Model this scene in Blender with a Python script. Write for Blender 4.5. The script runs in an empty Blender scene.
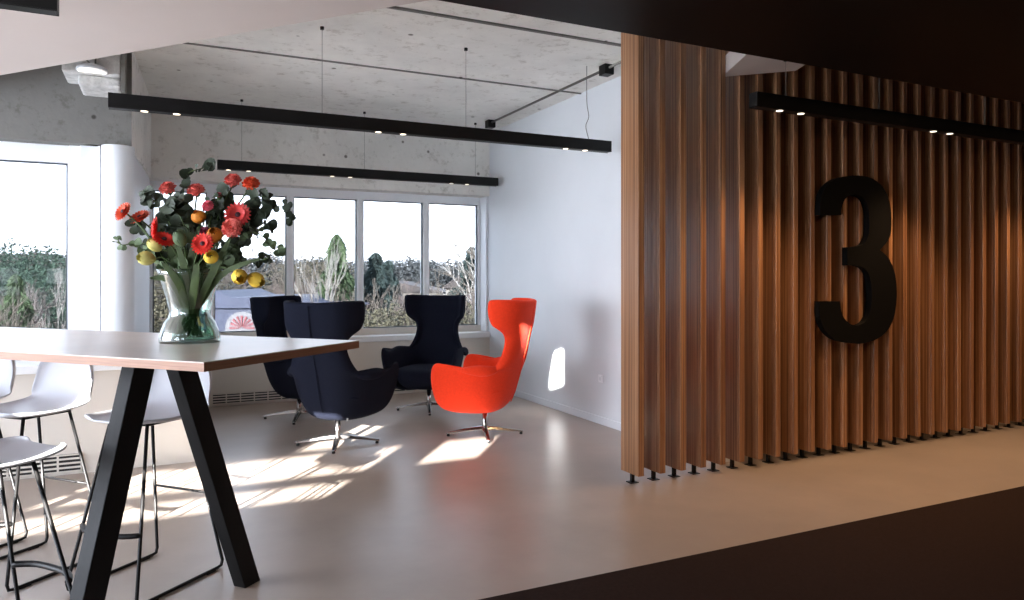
import bpy, bmesh, math, random
from math import sin, cos, pi, radians as R
from mathutils import Vector, Matrix
random.seed(7)
S = bpy.context.scene
COL = S.collection

# ------------------------------------------------------------------ camera, sky, sun, exposure
HC = 1.354; YAW = math.atan(353/730); F = 730.0; HZ = 278.0
cam_d = bpy.data.cameras.new('camera'); cam = bpy.data.objects.new('camera', cam_d); COL.objects.link(cam)
cam.location = (0, 0, HC); cam.rotation_euler = (R(90), 0, -YAW)
cam_d.sensor_width = 36; cam_d.lens = 36*F/1024; cam_d.shift_y = (HZ-300)/1024
cam_d.clip_start = .05; cam_d.clip_end = 500
S.camera = cam
S.view_settings.view_transform = 'Standard'; S.view_settings.look = 'None'
S.view_settings.exposure = 0.18; S.view_settings.gamma = 1; S.view_settings.use_curve_mapping = False

w = bpy.data.worlds.new('sky'); S.world = w; w.use_nodes = True
nt = w.node_tree; bg = nt.nodes['Background']
tc = nt.nodes.new('ShaderNodeTexCoord'); sp = nt.nodes.new('ShaderNodeSeparateXYZ'); cr = nt.nodes.new('ShaderNodeValToRGB')
nt.links.new(tc.outputs['Generated'], sp.inputs[0]); nt.links.new(sp.outputs['Z'], cr.inputs[0]); nt.links.new(cr.outputs[0], bg.inputs[0])
cr.color_ramp.elements[0].position = .0; cr.color_ramp.elements[0].color = (.85, .90, 1, 1)
cr.color_ramp.elements[1].position = .35; cr.color_ramp.elements[1].color = (.76, .85, 1, 1)
bg.inputs[1].default_value = 17.0
SUN_H = Vector((.60, .80)); SUN_T = .25
sd = bpy.data.lights.new('sun', 'SUN'); sd.energy = 75; sd.angle = R(.6); sd.color = (1, .97, .92)
so = bpy.data.objects.new('sun', sd); COL.objects.link(so); so.location = (-20, -26, 12)
so.rotation_euler = Vector((SUN_H.x, SUN_H.y, -SUN_T)).to_track_quat('-Z', 'Y').to_euler()
def portal(name, loc, rot, sx, sy):
    l = bpy.data.lights.new(name, 'AREA'); l.shape = 'RECTANGLE'; l.size = sx; l.size_y = sy; l.cycles.is_portal = True
    o = bpy.data.objects.new(name, l); COL.objects.link(o); o.location = loc; o.rotation_euler = rot
portal('daylight_portal', (1.75, 8.62, 1.55), (R(-90), 0, 0), 4.2, 1.7)
portal('daylight_portal', (-2.6, 6.75, 1.6), (R(-90), 0, 0), 4.4, 1.6)
portal('daylight_portal', (-5.27, 3.75, 1.45), (0, R(-90), 0), 2.3, 5.1)
portal('daylight_portal', (-2.95, .85, 1.8), (R(90), 0, 0), 4.2, 1.6)

CA, SA = cos(YAW), sin(YAW)
def P(x, y, Z):                       # the place seen at (x, y), Z metres ahead
    l = (x-512)/F*Z
    return Vector((Z*SA+l*CA, Z*CA-l*SA, HC-(y-HZ)/F*Z))

# ------------------------------------------------------------------ materials
def srgb(r, g, b):
    f = lambda c: (c/255/12.92) if c/255 <= .04045 else ((c/255+.055)/1.055)**2.4
    return (f(r), f(g), f(b), 1)
def mat(name, col, rough=.5, metal=0, var=.0, scale=8, stretch=(1,1,1), bump=0, bscale=None, spec=.5, trans=0, emis=None, estr=0, sheen=0, ior=1.45, coord='Object'):
    m = bpy.data.materials.new(name); m.use_nodes = True; n = m.node_tree; b = n.nodes['Principled BSDF']
    b.inputs['Base Color'].default_value = col; b.inputs['Roughness'].default_value = rough
    b.inputs['Metallic'].default_value = metal; b.inputs['Specular IOR Level'].default_value = spec
    b.inputs['Transmission Weight'].default_value = trans; b.inputs['IOR'].default_value = ior
    b.inputs['Sheen Weight'].default_value = sheen
    if emis: b.inputs['Emission Color'].default_value = emis; b.inputs['Emission Strength'].default_value = estr
    t = n.nodes.new('ShaderNodeTexCoord'); mp = n.nodes.new('ShaderNodeMapping'); mp.inputs['Scale'].default_value = stretch
    n.links.new(t.outputs[coord], mp.inputs[0])
    nz = n.nodes.new('ShaderNodeTexNoise'); nz.inputs['Scale'].default_value = scale; nz.inputs['Detail'].default_value = 6; nz.inputs['Roughness'].default_value = .6
    n.links.new(mp.outputs[0], nz.inputs[0])
    if var:
        r = n.nodes.new('ShaderNodeValToRGB'); r.color_ramp.elements[0].position = .3; r.color_ramp.elements[1].position = .7
        r.color_ramp.elements[0].color = tuple(c*(1-var) for c in col[:3])+(1,); r.color_ramp.elements[1].color = tuple(min(1, c*(1+var)) for c in col[:3])+(1,)
        n.links.new(nz.outputs[0], r.inputs[0]); n.links.new(r.outputs[0], b.inputs['Base Color'])
    if bump:
        nb = n.nodes.new('ShaderNodeTexNoise'); nb.inputs['Scale'].default_value = bscale or scale*4; nb.inputs['Detail'].default_value = 8
        n.links.new(mp.outputs[0], nb.inputs[0])
        bp = n.nodes.new('ShaderNodeBump'); bp.inputs['Strength'].default_value = bump; bp.inputs['Distance'].default_value = .01
        n.links.new(nb.outputs[0], bp.inputs['Height']); n.links.new(bp.outputs[0], b.inputs['Normal'])
    return m
def concrete(name, col, pits=True, warm=(1,1,1)):
    m = mat(name, col, .85, var=.12, scale=1.1, bump=.5, bscale=14)
    n = m.node_tree; b = n.nodes['Principled BSDF']
    src = b.inputs['Base Color'].links[0].from_socket
    co = n.nodes.new('ShaderNodeTexCoord')
    f = n.nodes.new('ShaderNodeTexNoise'); f.inputs['Scale'].default_value = 9; f.inputs['Detail'].default_value = 10; f.inputs['Roughness'].default_value = .75
    n.links.new(co.outputs['Object'], f.inputs[0])
    r = n.nodes.new('ShaderNodeValToRGB'); r.color_ramp.elements[0].position = .33; r.color_ramp.elements[0].color = (.62, .6, .56, 1)
    r.color_ramp.elements[1].position = .46; r.color_ramp.elements[1].color = (1, 1, 1, 1)
    n.links.new(f.outputs[0], r.inputs[0])
    mx = n.nodes.new('ShaderNodeMix'); mx.data_type = 'RGBA'; mx.blend_type = 'MULTIPLY'; mx.inputs[0].default_value = .8
    n.links.new(src, mx.inputs[6]); n.links.new(r.outputs[0], mx.inputs[7])
    out = mx.outputs[2]
    if pits:
        v = n.nodes.new('ShaderNodeTexVoronoi'); v.inputs['Scale'].default_value = 3.2; v.inputs['Randomness'].default_value = 1
        n.links.new(co.outputs['Object'], v.inputs['Vector'])
        r2 = n.nodes.new('ShaderNodeValToRGB'); r2.color_ramp.elements[0].position = .045; r2.color_ramp.elements[0].color = (.25, .24, .22, 1)
        r2.color_ramp.elements[1].position = .075; r2.color_ramp.elements[1].color = (1, 1, 1, 1)
        n.links.new(v.outputs['Distance'], r2.inputs[0])
        m2 = n.nodes.new('ShaderNodeMix'); m2.data_type = 'RGBA'; m2.blend_type = 'MULTIPLY'; m2.inputs[0].default_value = 1
        n.links.new(out, m2.inputs[6]); n.links.new(r2.outputs[0], m2.inputs[7]); out = m2.outputs[2]
    n.links.new(out, b.inputs['Base Color'])
    return m
def wood_slat(name):
    m = mat(name, (.3, .14, .06, 1), .33, spec=.7); n = m.node_tree; b = n.nodes['Principled BSDF']
    t = n.nodes.new('ShaderNodeTexCoord'); mp = n.nodes.new('ShaderNodeMapping'); mp.inputs['Scale'].default_value = (75, 75, .35)
    n.links.new(t.outputs['Object'], mp.inputs[0])
    z = n.nodes.new('ShaderNodeTexNoise'); z.inputs['Scale'].default_value = 1; z.inputs['Detail'].default_value = 5; z.inputs['Roughness'].default_value = .65
    n.links.new(mp.outputs[0], z.inputs[0])
    r = n.nodes.new('ShaderNodeValToRGB'); e = r.color_ramp.elements
    e[0].position = .3; e[0].color = (.10, .045, .024, 1); e[1].position = .74; e[1].color = (.58, .33, .18, 1)
    x = e.new(.5); x.color = (.29, .135, .062, 1)
    n.links.new(z.outputs[0], r.inputs[0]); n.links.new(r.outputs[0], b.inputs['Base Color'])
    return m
def pane_mat(name, tint=(.97, 1, .99, 1)):
    m = bpy.data.materials.new(name); m.use_nodes = True; n = m.node_tree; n.nodes.clear()
    o = n.nodes.new('ShaderNodeOutputMaterial'); mx = n.nodes.new('ShaderNodeMixShader'); tr = n.nodes.new('ShaderNodeBsdfTransparent')
    gl = n.nodes.new('ShaderNodeBsdfGlossy'); gl.inputs['Roughness'].default_value = .02; fr = n.nodes.new('ShaderNodeFresnel'); fr.inputs[0].default_value = 1.16
    tr.inputs[0].default_value = tint
    n.links.new(fr.outputs[0], mx.inputs[0]); n.links.new(tr.outputs[0], mx.inputs[1]); n.links.new(gl.outputs[0], mx.inputs[2]); n.links.new(mx.outputs[0], o.inputs[0])
    return m
M = dict(
    floor=mat('floor_resin', srgb(158, 145, 135), .34, var=.10, scale=1.6, bump=.03, bscale=20, spec=.5),
    carpet=mat('dark_carpet', srgb(42, 30, 26), .95, var=.15, scale=60, bump=.2, bscale=300, spec=.1),
    lobby=mat('lobby_paint', srgb(30, 25, 24), .7, var=.04, scale=3),
    lobby_c=mat('lobby_ceiling', srgb(15, 12, 12), .45, var=.04, scale=3, spec=.08),
    white=mat('white_paint', srgb(222, 226, 230), .55, var=.02, scale=2),
    plaster=mat('plaster_paint', srgb(204, 194, 188), .6, var=.02, scale=1.5),
    sill=mat('sill_laminate', srgb(232, 233, 234), .35, var=.02, scale=3),
    panel=mat('parapet_panel', srgb(216, 209, 199), .55, var=.02, scale=2),
    frame=mat('window_frame', srgb(240, 243, 246), .35, var=.02, scale=4),
    frame_d=mat('frame_gasket', srgb(70, 76, 84), .5, var=.05, scale=8),
    conc=concrete('concrete_ceiling', srgb(240, 240, 234)),
    conc_b=concrete('concrete_beam', srgb(232, 230, 224)),
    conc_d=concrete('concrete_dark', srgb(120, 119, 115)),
    insul=mat('rough_plaster', srgb(205, 205, 203), .9, var=.25, scale=14, bump=1, bscale=30),
    slot=mat('slot_dark', srgb(40, 38, 36), .8, var=.1, scale=20),
    black=mat('black_metal', srgb(13, 12, 12), .45, var=.06, scale=10, spec=.3),
    blackw=mat('black_timber', srgb(9, 9, 10), .55, var=.2, scale=12, stretch=(1, 1, .2), bump=.1, bscale=40, spec=.25),
    number=mat('number_paint', srgb(6, 5, 5), .7, var=.05, scale=8, spec=.15),
    wire=mat('steel_wire', srgb(120, 118, 112), .4, metal=.8, var=.05, scale=20),
    lamp=mat('lamp_lens', srgb(255, 230, 200), .4, emis=(1, .86, .68, 1), estr=2.2, var=.01),
    lampw=mat('cool_lamp_lens', srgb(240, 240, 236), .4, emis=(1, .97, .9, 1), estr=.6, var=.01),
    chrome=mat('polished_metal', srgb(176, 172, 170), .2, metal=1, var=.05, scale=12),
    navy=mat('navy_wool', srgb(21, 24, 36), .92, var=.12, scale=60, bump=.25, bscale=260, spec=.1),
    red=mat('red_wool', srgb(238, 62, 30), .9, var=.06, scale=60, bump=.25, bscale=260, spec=.15, sheen=.1),
    tag=mat('white_tag', srgb(225, 225, 225), .7, var=.02),
    top=mat('table_laminate', srgb(194, 177, 165), .28, var=.10, scale=3, stretch=(1, 1, 1), spec=.5),
    edge=mat('table_edge', srgb(158, 116, 92), .45, var=.18, scale=40, stretch=(.2, .2, 6)),
    shell=mat('white_shell', srgb(196, 197, 203), .4, var=.02, scale=5),
    rubber=mat('rubber', srgb(22, 22, 22), .8, var=.05),
    slat=wood_slat('slat_veneer'),
    pane=pane_mat('window_glass', (.42, .43, .44, 1)),
)
def vase_glass():
    m = bpy.data.materials.new('vase_glass'); m.use_nodes = True; n = m.node_tree; n.nodes.clear()
    o = n.nodes.new('ShaderNodeOutputMaterial'); mx = n.nodes.new('ShaderNodeMixShader'); tr = n.nodes.new('ShaderNodeBsdfTransparent')
    gl = n.nodes.new('ShaderNodeBsdfGlossy'); gl.inputs['Roughness'].default_value = .03
    fr = n.nodes.new('ShaderNodeLayerWeight'); fr.inputs[0].default_value = .32
    mr = n.nodes.new('ShaderNodeMapRange'); mr.inputs['To Min'].default_value = .05; mr.inputs['To Max'].default_value = .75
    tr.inputs[0].default_value = (.86, .93, .90, 1)
    n.links.new(fr.outputs['Facing'], mr.inputs[0]); n.links.new(mr.outputs[0], mx.inputs[0])
    n.links.new(tr.outputs[0], mx.inputs[1]); n.links.new(gl.outputs[0], mx.inputs[2]); n.links.new(mx.outputs[0], o.inputs[0])
    return m
M['vase'] = vase_glass()
M['water'] = pane_mat('vase_water', (.66, .78, .70, 1))

# ------------------------------------------------------------------ mesh builder
class MB:
    def __init__(s): s.v = []; s.f = []
    def box(s, x0, x1, y0, y1, z0, z1, T=None):
        b = len(s.v)
        for z in (z0, z1):
            for x, y in ((x0, y0), (x1, y0), (x1, y1), (x0, y1)):
                p = Vector((x, y, z)); s.v.append(T @ p if T else p)
        for q in ((0, 3, 2, 1), (4, 5, 6, 7), (0, 1, 5, 4), (1, 2, 6, 5), (2, 3, 7, 6), (3, 0, 4, 7)): s.f.append([b+i for i in q])
        return s
    def prism(s, pts, z0, z1, T=None):
        b = len(s.v); n = len(pts)
        for z in (z0, z1):
            for x, y in pts:
                p = Vector((x, y, z)); s.v.append(T @ p if T else p)
        s.f.append([b+i for i in reversed(range(n))]); s.f.append([b+n+i for i in range(n)])
        for i in range(n): j = (i+1) % n; s.f.append([b+i, b+j, b+n+j, b+n+i])
        return s
    def tube(s, pts, r, n=8, closed=False):
        pts = [Vector(p) for p in pts]; rs = r if isinstance(r, (list, tuple)) else [r]*len(pts)
        b = len(s.v); k = len(pts); up = None
        for i, p in enumerate(pts):
            if closed: d = pts[(i+1) % k]-pts[i-1]
            else: d = pts[min(i+1, k-1)]-pts[max(i-1, 0)]
            d = d.normalized() if d.length > 1e-9 else Vector((0, 0, 1))
            if up is None: up = d.orthogonal().normalized()
            up = (up-d*up.dot(d)); up = up.normalized() if up.length > 1e-6 else d.orthogonal().normalized()
            sd_ = d.cross(up)
            for j in range(n):
                a = 2*pi*j/n; s.v.append(p+(up*cos(a)+sd_*sin(a))*rs[i])
        for i in range(k if closed else k-1):
            for j in range(n):
                a, c = b+i*n, b+((i+1) % k)*n
                s.f.append([a+j, a+(j+1) % n, c+(j+1) % n, c+j])
        if not closed: s.f.append([b+j for j in reversed(range(n))]); s.f.append([b+(k-1)*n+j for j in range(n)])
        return s
    def lathe(s, prof, n=32, c=(0, 0, 0), T=None, cap=True):
        b = len(s.v); k = len(prof)
        for r, z in prof:
            for j in range(n):
                a = 2*pi*j/n; p = Vector((c[0]+r*cos(a), c[1]+r*sin(a), c[2]+z)); s.v.append(T @ p if T else p)
        for i in range(k-1):
            for j in range(n): s.f.append([b+i*n+j, b+i*n+(j+1) % n, b+(i+1)*n+(j+1) % n, b+(i+1)*n+j])
        if cap: s.f.append([b+j for j in reversed(range(n))]); s.f.append([b+(k-1)*n+j for j in range(n)])
        return s
    def grid(s, rows):
        b = len(s.v); n = len(rows[0])
        for r in rows: s.v += [Vector(p) for p in r]
        for i in range(len(rows)-1):
            for j in range(n-1): s.f.append([b+i*n+j, b+i*n+j+1, b+(i+1)*n+j+1, b+(i+1)*n+j])
        return s
    def build(s, name, m, parent=None, smooth=False, bevel=0, mods=()):
        me = bpy.data.meshes.new(name); me.from_pydata([tuple(p) for p in s.v], [], s.f); me.update()
        me.materials.append(m)
        bm = bmesh.new(); bm.from_mesh(me); bmesh.ops.recalc_face_normals(bm, faces=bm.faces); bm.to_mesh(me); bm.free()
        if smooth: me.shade_smooth()
        o = bpy.data.objects.new(name, me); COL.objects.link(o); o.parent = parent
        if bevel:
            q = o.modifiers.new('bevel', 'BEVEL'); q.width = bevel; q.segments = 2; q.limit_method = 'ANGLE'
        for kind, kw in mods:
            q = o.modifiers.new(kind.lower(), kind)
            for a, c in kw.items(): setattr(q, a, c)
        return o
def smart(o, ang=35):
    o.data.shade_smooth()
    try: o.data.set_sharp_from_angle(angle=R(ang))
    except Exception: pass
    return o
def tag(o, label, cat, group=None, kind=None):
    o['label'] = label; o['category'] = cat
    if group: o['group'] = group
    if kind: o['kind'] = kind
    return o
def thing(name, label, cat, loc=(0, 0, 0), rz=0, group=None):
    o = bpy.data.objects.new(name, None); COL.objects.link(o); o.location = loc; o.rotation_euler = (0, 0, rz); o.empty_display_size = .1
    return tag(o, label, cat, group)
def struct(o, label, cat='wall'):
    o['kind'] = 'structure'; o['label'] = label; o['category'] = cat; return o
def copy_tree(o, parent=None):
    c = o.copy(); COL.objects.link(c)
    if parent is not None:
        c.parent = parent; c.matrix_parent_inverse = o.matrix_parent_inverse.copy()
    for ch in list(o.children): copy_tree(ch, c)
    return c
def catmull(pts, n=6, closed=False):
    pts = [Vector(p) for p in pts]; out = []; k = len(pts)
    rng = range(k) if closed else range(k-1)
    for i in rng:
        if closed: p0, p1, p2, p3 = pts[i-1], pts[i], pts[(i+1) % k], pts[(i+2) % k]
        else: p0, p1, p2, p3 = pts[max(i-1, 0)], pts[i], pts[i+1], pts[min(i+2, k-1)]
        for j in range(n):
            t = j/n
            out.append(.5*((2*p1)+(p2-p0)*t+(2*p0-5*p1+4*p2-p3)*t*t+(3*p1-p0-3*p2+p3)*t**3))
    if not closed: out.append(pts[-1])
    return out

# ------------------------------------------------------------------ room shell
CEIL = 3.15; YB = 8.27; XR = 3.69; YN = 6.38; XJ = -.19
struct(MB().prism([(-5.2, .9), (.9, .9), (.9, 2.82), (9.6, 2.82), (9.6, 4.5), (3.8, 4.5), (3.8, 8.6), (-5.2, 8.6)], -.2, 0).build('floor', M['floor']), 'polished greige resin floor of the lounge', 'floor')
struct(MB().prism([(.9, -2.2), (9.6, -2.2), (9.6, 2.82), (.9, 2.82)], -.2, .004).build('floor_front', M['carpet']), 'dark brown floor in the foreground corner', 'floor')
struct(MB().prism([(-.8, -2.2), (.9, -2.2), (.9, .9), (-.8, .9)], -.2, .0).build('floor_entry', M['carpet']), 'dark floor behind the viewpoint', 'floor')
struct(MB().box(-5.2, 9.6, 2.4, 8.9, CEIL, CEIL+.3).build('ceiling', M['conc']), 'exposed pale concrete ceiling slab over the lounge', 'ceiling')
# right wall, its skirting
struct(MB().box(XR, XR+.2, 4.15, 8.605, 0, CEIL).build('wall_right', M['white']), 'smooth white wall right of the lounge chairs', 'wall')
struct(MB().box(XR-.015, XR, 4.15, YB, 0, .07).build('baseboard_right', M['white'], bevel=.003), 'low white skirting along the white side wall', 'baseboard')
# ceiling joints
for i, (yj, wj) in enumerate(((6.09, .012), (4.69, .03))):
    struct(MB().box(-1.5, XR, yj-wj/2, yj+wj/2, CEIL-.012, CEIL).build('trim_%d' % (i+1), M['conc_d']), 'dark joint line across the concrete ceiling', 'ceiling joint')
# back wall: parapet, beam, sides
struct(MB().box(XJ, XR, YB, YB+.06, 0, .62).box(XJ, XR, 8.48, 8.7, 0, .76).build('wall_back', M['panel']), 'low beige parapet below the far windows', 'wall')
struct(MB().box(.27, XR-.0, YB-.02, 8.50, .62, .685).build('trim_3', M['sill'], bevel=.006), 'white sill ledge under the far window row', 'sill')
struct(MB().box(-.07, XR, YB-.0, 8.75, 2.37, CEIL).build('ceiling_beam', M['conc_b']), 'pitted concrete beam above the far windows', 'beam')
# near-left concrete beam, window wall
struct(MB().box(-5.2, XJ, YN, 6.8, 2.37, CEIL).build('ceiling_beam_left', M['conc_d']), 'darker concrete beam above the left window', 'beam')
struct(MB().prism([(XJ+.001, YN+.012), (XJ-.3, YN+.012), (-.37, 8.8), (-.07, YB+.3), (-.07, YB)], 2.37, CEIL).build('ceiling_beam_side', M['conc_b']), 'short concrete cross beam between the two window walls', 'beam')
struct(MB().prism([(XJ, 6.62), (XJ-.25, 6.62), (-.32, 8.8), (-.09, 8.8), (-.09, YB)], 0, 2.37).build('wall_side', M['white']), 'white return wall beside the round column', 'wall')
# deep left sill box with panels
struct(MB().box(-5.2, .25, 5.86, 6.75, 0, .71).build('wall_left_parapet', M['panel']), 'low beige casing under the left window', 'wall')
struct(MB().box(-5.2, .25, 5.80, 6.75, .71, .765).build('trim_4', M['sill'], bevel=.005), 'deep white sill slab below the left window', 'sill')
struct(MB().box(.25, .31, 5.86, 5.90, 0, .72).box(.25, .275, 5.9, YB, 0, .72).build('trim_5', M['white'], bevel=.004), 'white end panel closing the left sill casing', 'trim')
struct(MB().box(-5.2, XJ, 6.5, 6.75, .765, .84).build('wall_left_upstand', M['white']), 'white upstand below the left window', 'wall')
# round column
struct(smart(MB().lathe([(.115, .765), (.115, 2.37)], 48, (-.285, 6.42, 0)).build('column', M['white'])), 'round white column at the window corner', 'column')
# unseen left wall and facade behind-left, unglazed openings added for sun and daylight
def wall_with_holes(x0, x1, z0, z1, y0, y1, holes):
    xs = sorted({x0, x1, *[h[0] for h in holes], *[h[1] for h in holes]}); zs = sorted({z0, z1, *[h[2] for h in holes], *[h[3] for h in holes]})
    m = MB()
    for a, b in zip(xs, xs[1:]):
        for c, d in zip(zs, zs[1:]):
            mx, mz = (a+b)/2, (c+d)/2
            if any(h[0] < mx < h[1] and h[2] < mz < h[3] for h in holes): continue
            m.box(a, b, y0, y1, c, d)
    return m
HOLES = [(-3.9, -1.76, 1.28, 1.49), (-1.44, -.9, 1.28, 1.49), (-3.9, -1.75, 1.12, 1.235), (-.66, -.40, 1.98, 2.36), (-2.75, -2.3, 1.52, 1.9)]  # openings shaped to throw sun bands on the floor, side wall and chair
struct(wall_with_holes(-5.2, -.3, 0, 2.9, .9, 1.0, HOLES).build('wall_sun_slots', M['white']), 'unseen wall left of the viewpoint with openings added to shape the sun patches', 'wall')
struct(MB().box(-5.3, -5.2, .9, 8.9, 0, .3).box(-5.3, -5.2, .9, 8.9, 2.6, CEIL).box(-5.3, -5.2, .9, 1.2, .3, 2.6).box(-5.3, -5.2, 6.3, 8.9, .3, 2.6).build('wall_left', M['white']), 'white left wall outside the frame', 'wall')  # large opening added out of view to bring in more daylight
struct(MB().box(-9.6, -5.3, .7, .9, -6.5, 4.4).build('wall_sun_block', M['white']), 'unseen wall added outside to keep the sun off the left opening', 'wall')  # added unseen wall, blocks direct sun from the left wall opening
struct(MB().box(-.45, -.3, -2.2, .9, 0, 2.9).build('wall_entry', M['lobby']), 'dark wall beside the viewpoint', 'wall')
struct(MB().box(-.8, 9.6, -2.3, -2.2, 0, 2.9).build('wall_lobby_back', M['lobby']), 'dark wall behind the viewpoint', 'wall')
struct(MB().box(9.6, 9.7, -2.3, 4.6, 0, CEIL).build('wall_lobby_right', M['lobby']), 'dark wall at the far right end of the lobby', 'wall')
struct(MB().box(XR+.2, 9.6, 4.42, 4.5, 0, CEIL).build('wall_partition_back', M['lobby']), 'dark wall close behind the wooden slats', 'wall')
# dropped ceilings
struct(MB().box(-.8, 9.6, -2.3, 2.82, 2.49, 3.4).build('ceiling_front', M['lobby_c']), 'near-black dropped ceiling over the foreground', 'ceiling')
struct(MB().prism([(-5.2, .9), (-.8, .9), (-.8, 2.82), (1.43, 2.82), (-1.62, YN), (-5.2, YN)], 2.63, 3.4).build('ceiling_left', M['plaster']), 'smooth pinkish-white dropped ceiling at upper left', 'ceiling')
struct(MB().prism([(3.58, 4.0), (3.93, 3.66), (3.6, 2.85), (3.05, 2.85)], 2.775, 2.9).build('ceiling_soffit', M['plaster']), 'small pale soffit above the slat partition lamp', 'ceiling')

# ------------------------------------------------------------------ windows
def window(name, label, x0, x1, y, z0, z1, mull, fr=.05, mw=.09):
    r = bpy.data.objects.new(name, None); COL.objects.link(r); r.location = ((x0+x1)/2, y, z0); struct(r, label, 'window')
    T = Matrix.Translation(-r.location)
    MB().box(x0, x1, y-.04, y+.06, z0, z0+fr, T).box(x0, x1, y-.04, y+.06, z1-fr*1.6, z1, T).box(x0, x0+fr, y-.04, y+.06, z0+fr, z1-fr*1.6, T).box(x1-fr, x1, y-.04, y+.06, z0+fr, z1-fr*1.6, T).build('window_frame', M['frame'], r, bevel=.004)
    edges = [x0+fr]
    for mx in mull:
        MB().box(mx-mw/2, mx+mw/2, y-.06, y+.06, z0+fr, z1-fr*1.6, T).box(mx-.008, mx+.008, y-.068, y-.055, z0+fr, z1-fr*1.6, T).build('mullion', M['frame'], r, bevel=.004)
        edges += [mx-mw/2, mx+mw/2]
    edges.append(x1-fr)
    for a, b in zip(edges[::2], edges[1::2]):
        g = MB()
        for q in ((a, a+.012, z0+fr, z1-fr*1.6), (b-.012, b, z0+fr, z1-fr*1.6), (a, b, z0+fr, z0+fr+.012), (a, b, z1-fr*1.6-.012, z1-fr*1.6)):
            g.box(q[0], q[1], y-.022, y-.002, q[2], q[3], T)
        g.build('gasket', M['frame_d'], r)
        MB().box(a, b, y, y+.012, z0+fr, z1-fr*1.6, T).build('pane', M['pane'], r)
    return r
window('window_1', 'wide white-framed far window row behind the lounge chairs', -.12, XR, 8.54, .70, 2.37, [.50, 1.33, 2.127, 2.94], fr=.06, mw=.075)
window('window_2', 'white-framed left window behind the bar table', -5.2, -.545, 6.56, .84, 2.37, [-3.4, -2.0], fr=.085)
struct(MB().box(-.545, -.42, 6.46, 6.6, .765, 2.37).box(-.42, -.405, 6.42, 6.6, .765, 2.37).box(-.62, -.545, 6.5, 6.56, .765, 2.37).build('trim_6', M['frame'], bevel=.004), 'white vertical panels between left window and column', 'trim')
struct(MB().box(-.06, .25, YB+.1, 8.5, .7, 2.3).build('trim_7', M['frame'], bevel=.004) if False else MB().box(XR-.03, XR, YB+.05, 8.5, .69, 2.37).build('trim_7', M['frame'], bevel=.004), 'white reveal panel at the far window corner', 'trim')

# vent grilles
def grille(label, x0, x1, y, z0, z1):
    g = thing('vent_grille', label, 'vent', ((x0+x1)/2, y, z0), group='low slotted grilles in the parapets'); T = Matrix.Translation(-g.location)
    MB().box(x0, x1, y-.008, y, z0, z1, T).build('backing', M['slot'], g)
    f = MB().box(x0, x1, y-.018, y-.008, z0, z0+.008, T).box(x0, x1, y-.018, y-.008, z1-.008, z1, T).box(x0, x0+.008, y-.018, y-.008, z0, z1, T).box(x1-.008, x1, y-.018, y-.008, z0, z1, T)
    f.build('grille_frame', M['panel'], g)
    s = MB(); n = 3
    for i in range(1, n+1):
        z = z0+(z1-z0)*i/(n+1); s.box(x0, x1, y-.016, y-.008, z-.006, z+.006, T)
    k = int((x1-x0)/.14)
    for i in range(1, k): x = x0+(x1-x0)*i/k; s.box(x-.006, x+.006, y-.017, y-.008, z0, z1, T)
    s.build('bars', M['panel'], g)
grille('slotted metal grille low on the far parapet behind the navy chairs', .50, 3.45, YB, .025, .135)
grille('slotted grille low on the left casing behind the stools', -3.2, -.48, 5.86, .02, .14)

# ------------------------------------------------------------------ slat partition
part = thing('slat_partition', 'tall partition of vertical wooden slats carrying the black number', 'partition', (5.0, 4.01, 0))
s0 = foot0 = None
for i in range(28):
    x = 2.825+.172*i-5.0
    if s0 is None:
        s0 = MB().box(-.0225, .0225, -.1, .1, .062, CEIL).build('slat', M['slat'], part, bevel=.002); s0.location = (x, 0, 0)
        foot0 = MB().box(-.011, .011, -.011, .011, 0.004, .062).box(-.03, .03, -.03, .03, 0, .004).build('slat_foot', M['black'], s0)
    else:
        c = s0.copy(); COL.objects.link(c); c.parent = part; c.location = (x, 0, 0)
        d = foot0.copy(); COL.objects.link(d); d.parent = c
# object info random tone shift through object location would need per-slat data: the veneer noise uses object space, offset by parent
n_ = M['slat'].node_tree; oi = n_.nodes.new('ShaderNodeObjectInfo'); mp_ = [q for q in n_.nodes if q.type == 'MAPPING'][-1]
vm = n_.nodes.new('ShaderNodeVectorMath'); vm.operation = 'SCALE'; cb = n_.nodes.new('ShaderNodeCombineXYZ')
n_.links.new(oi.outputs['Random'], cb.inputs[0]); n_.links.new(oi.outputs['Random'], cb.inputs[1]); n_.links.new(cb.outputs[0], vm.inputs[0]); vm.inputs['Scale'].default_value = 90
n_.links.new(vm.outputs[0], mp_.inputs['Location'])

# number three (fixed on the slats)
def px3(u, v):                       # outline of the digit, metres on the slat plane
    x = 800+u/3; y = 160+v/3; t = (x-512)/F; Z = 3.862/(CA-SA*t)
    return (Z*(SA+CA*t), HC-(y-HZ)/F*Z)
segs = [
 [(58,165)], [(58,150),(61,112),(75,82),(100,60),(130,50),(165,47),(205,52),(238,72),(260,105),(270,145),(272,200),(264,238),(238,270)],
 [(238,270),(264,295),(281,335),(288,385),(286,435),(277,480),(256,516),(222,540),(180,551),(140,548),(100,536),(72,508),(58,470),(57,424)],
 [(57,424)], [(118,424)], [(120,445),(130,474),(150,492),(172,496),(195,484),(208,455),(213,410),(210,365),(198,332),(175,318),(140,316)],
 [(140,316)], [(140,262)], [(168,260),(190,252),(203,225),(206,190),(203,150),(194,122),(176,108),(150,106),(132,120),(123,145),(122,165)]]
out = []
for sg in segs:
    if len(sg) == 1: out.append(sg[0])
    else: out += [(p.x, p.y) for p in catmull([(a, b, 0) for a, b in sg], 4)]
cl = []
for p in out:
    if not cl or (abs(cl[-1][0]-p[0])+abs(cl[-1][1]-p[1])) > .5: cl.append(p)
poly = [px3(*p) for p in cl]
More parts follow.
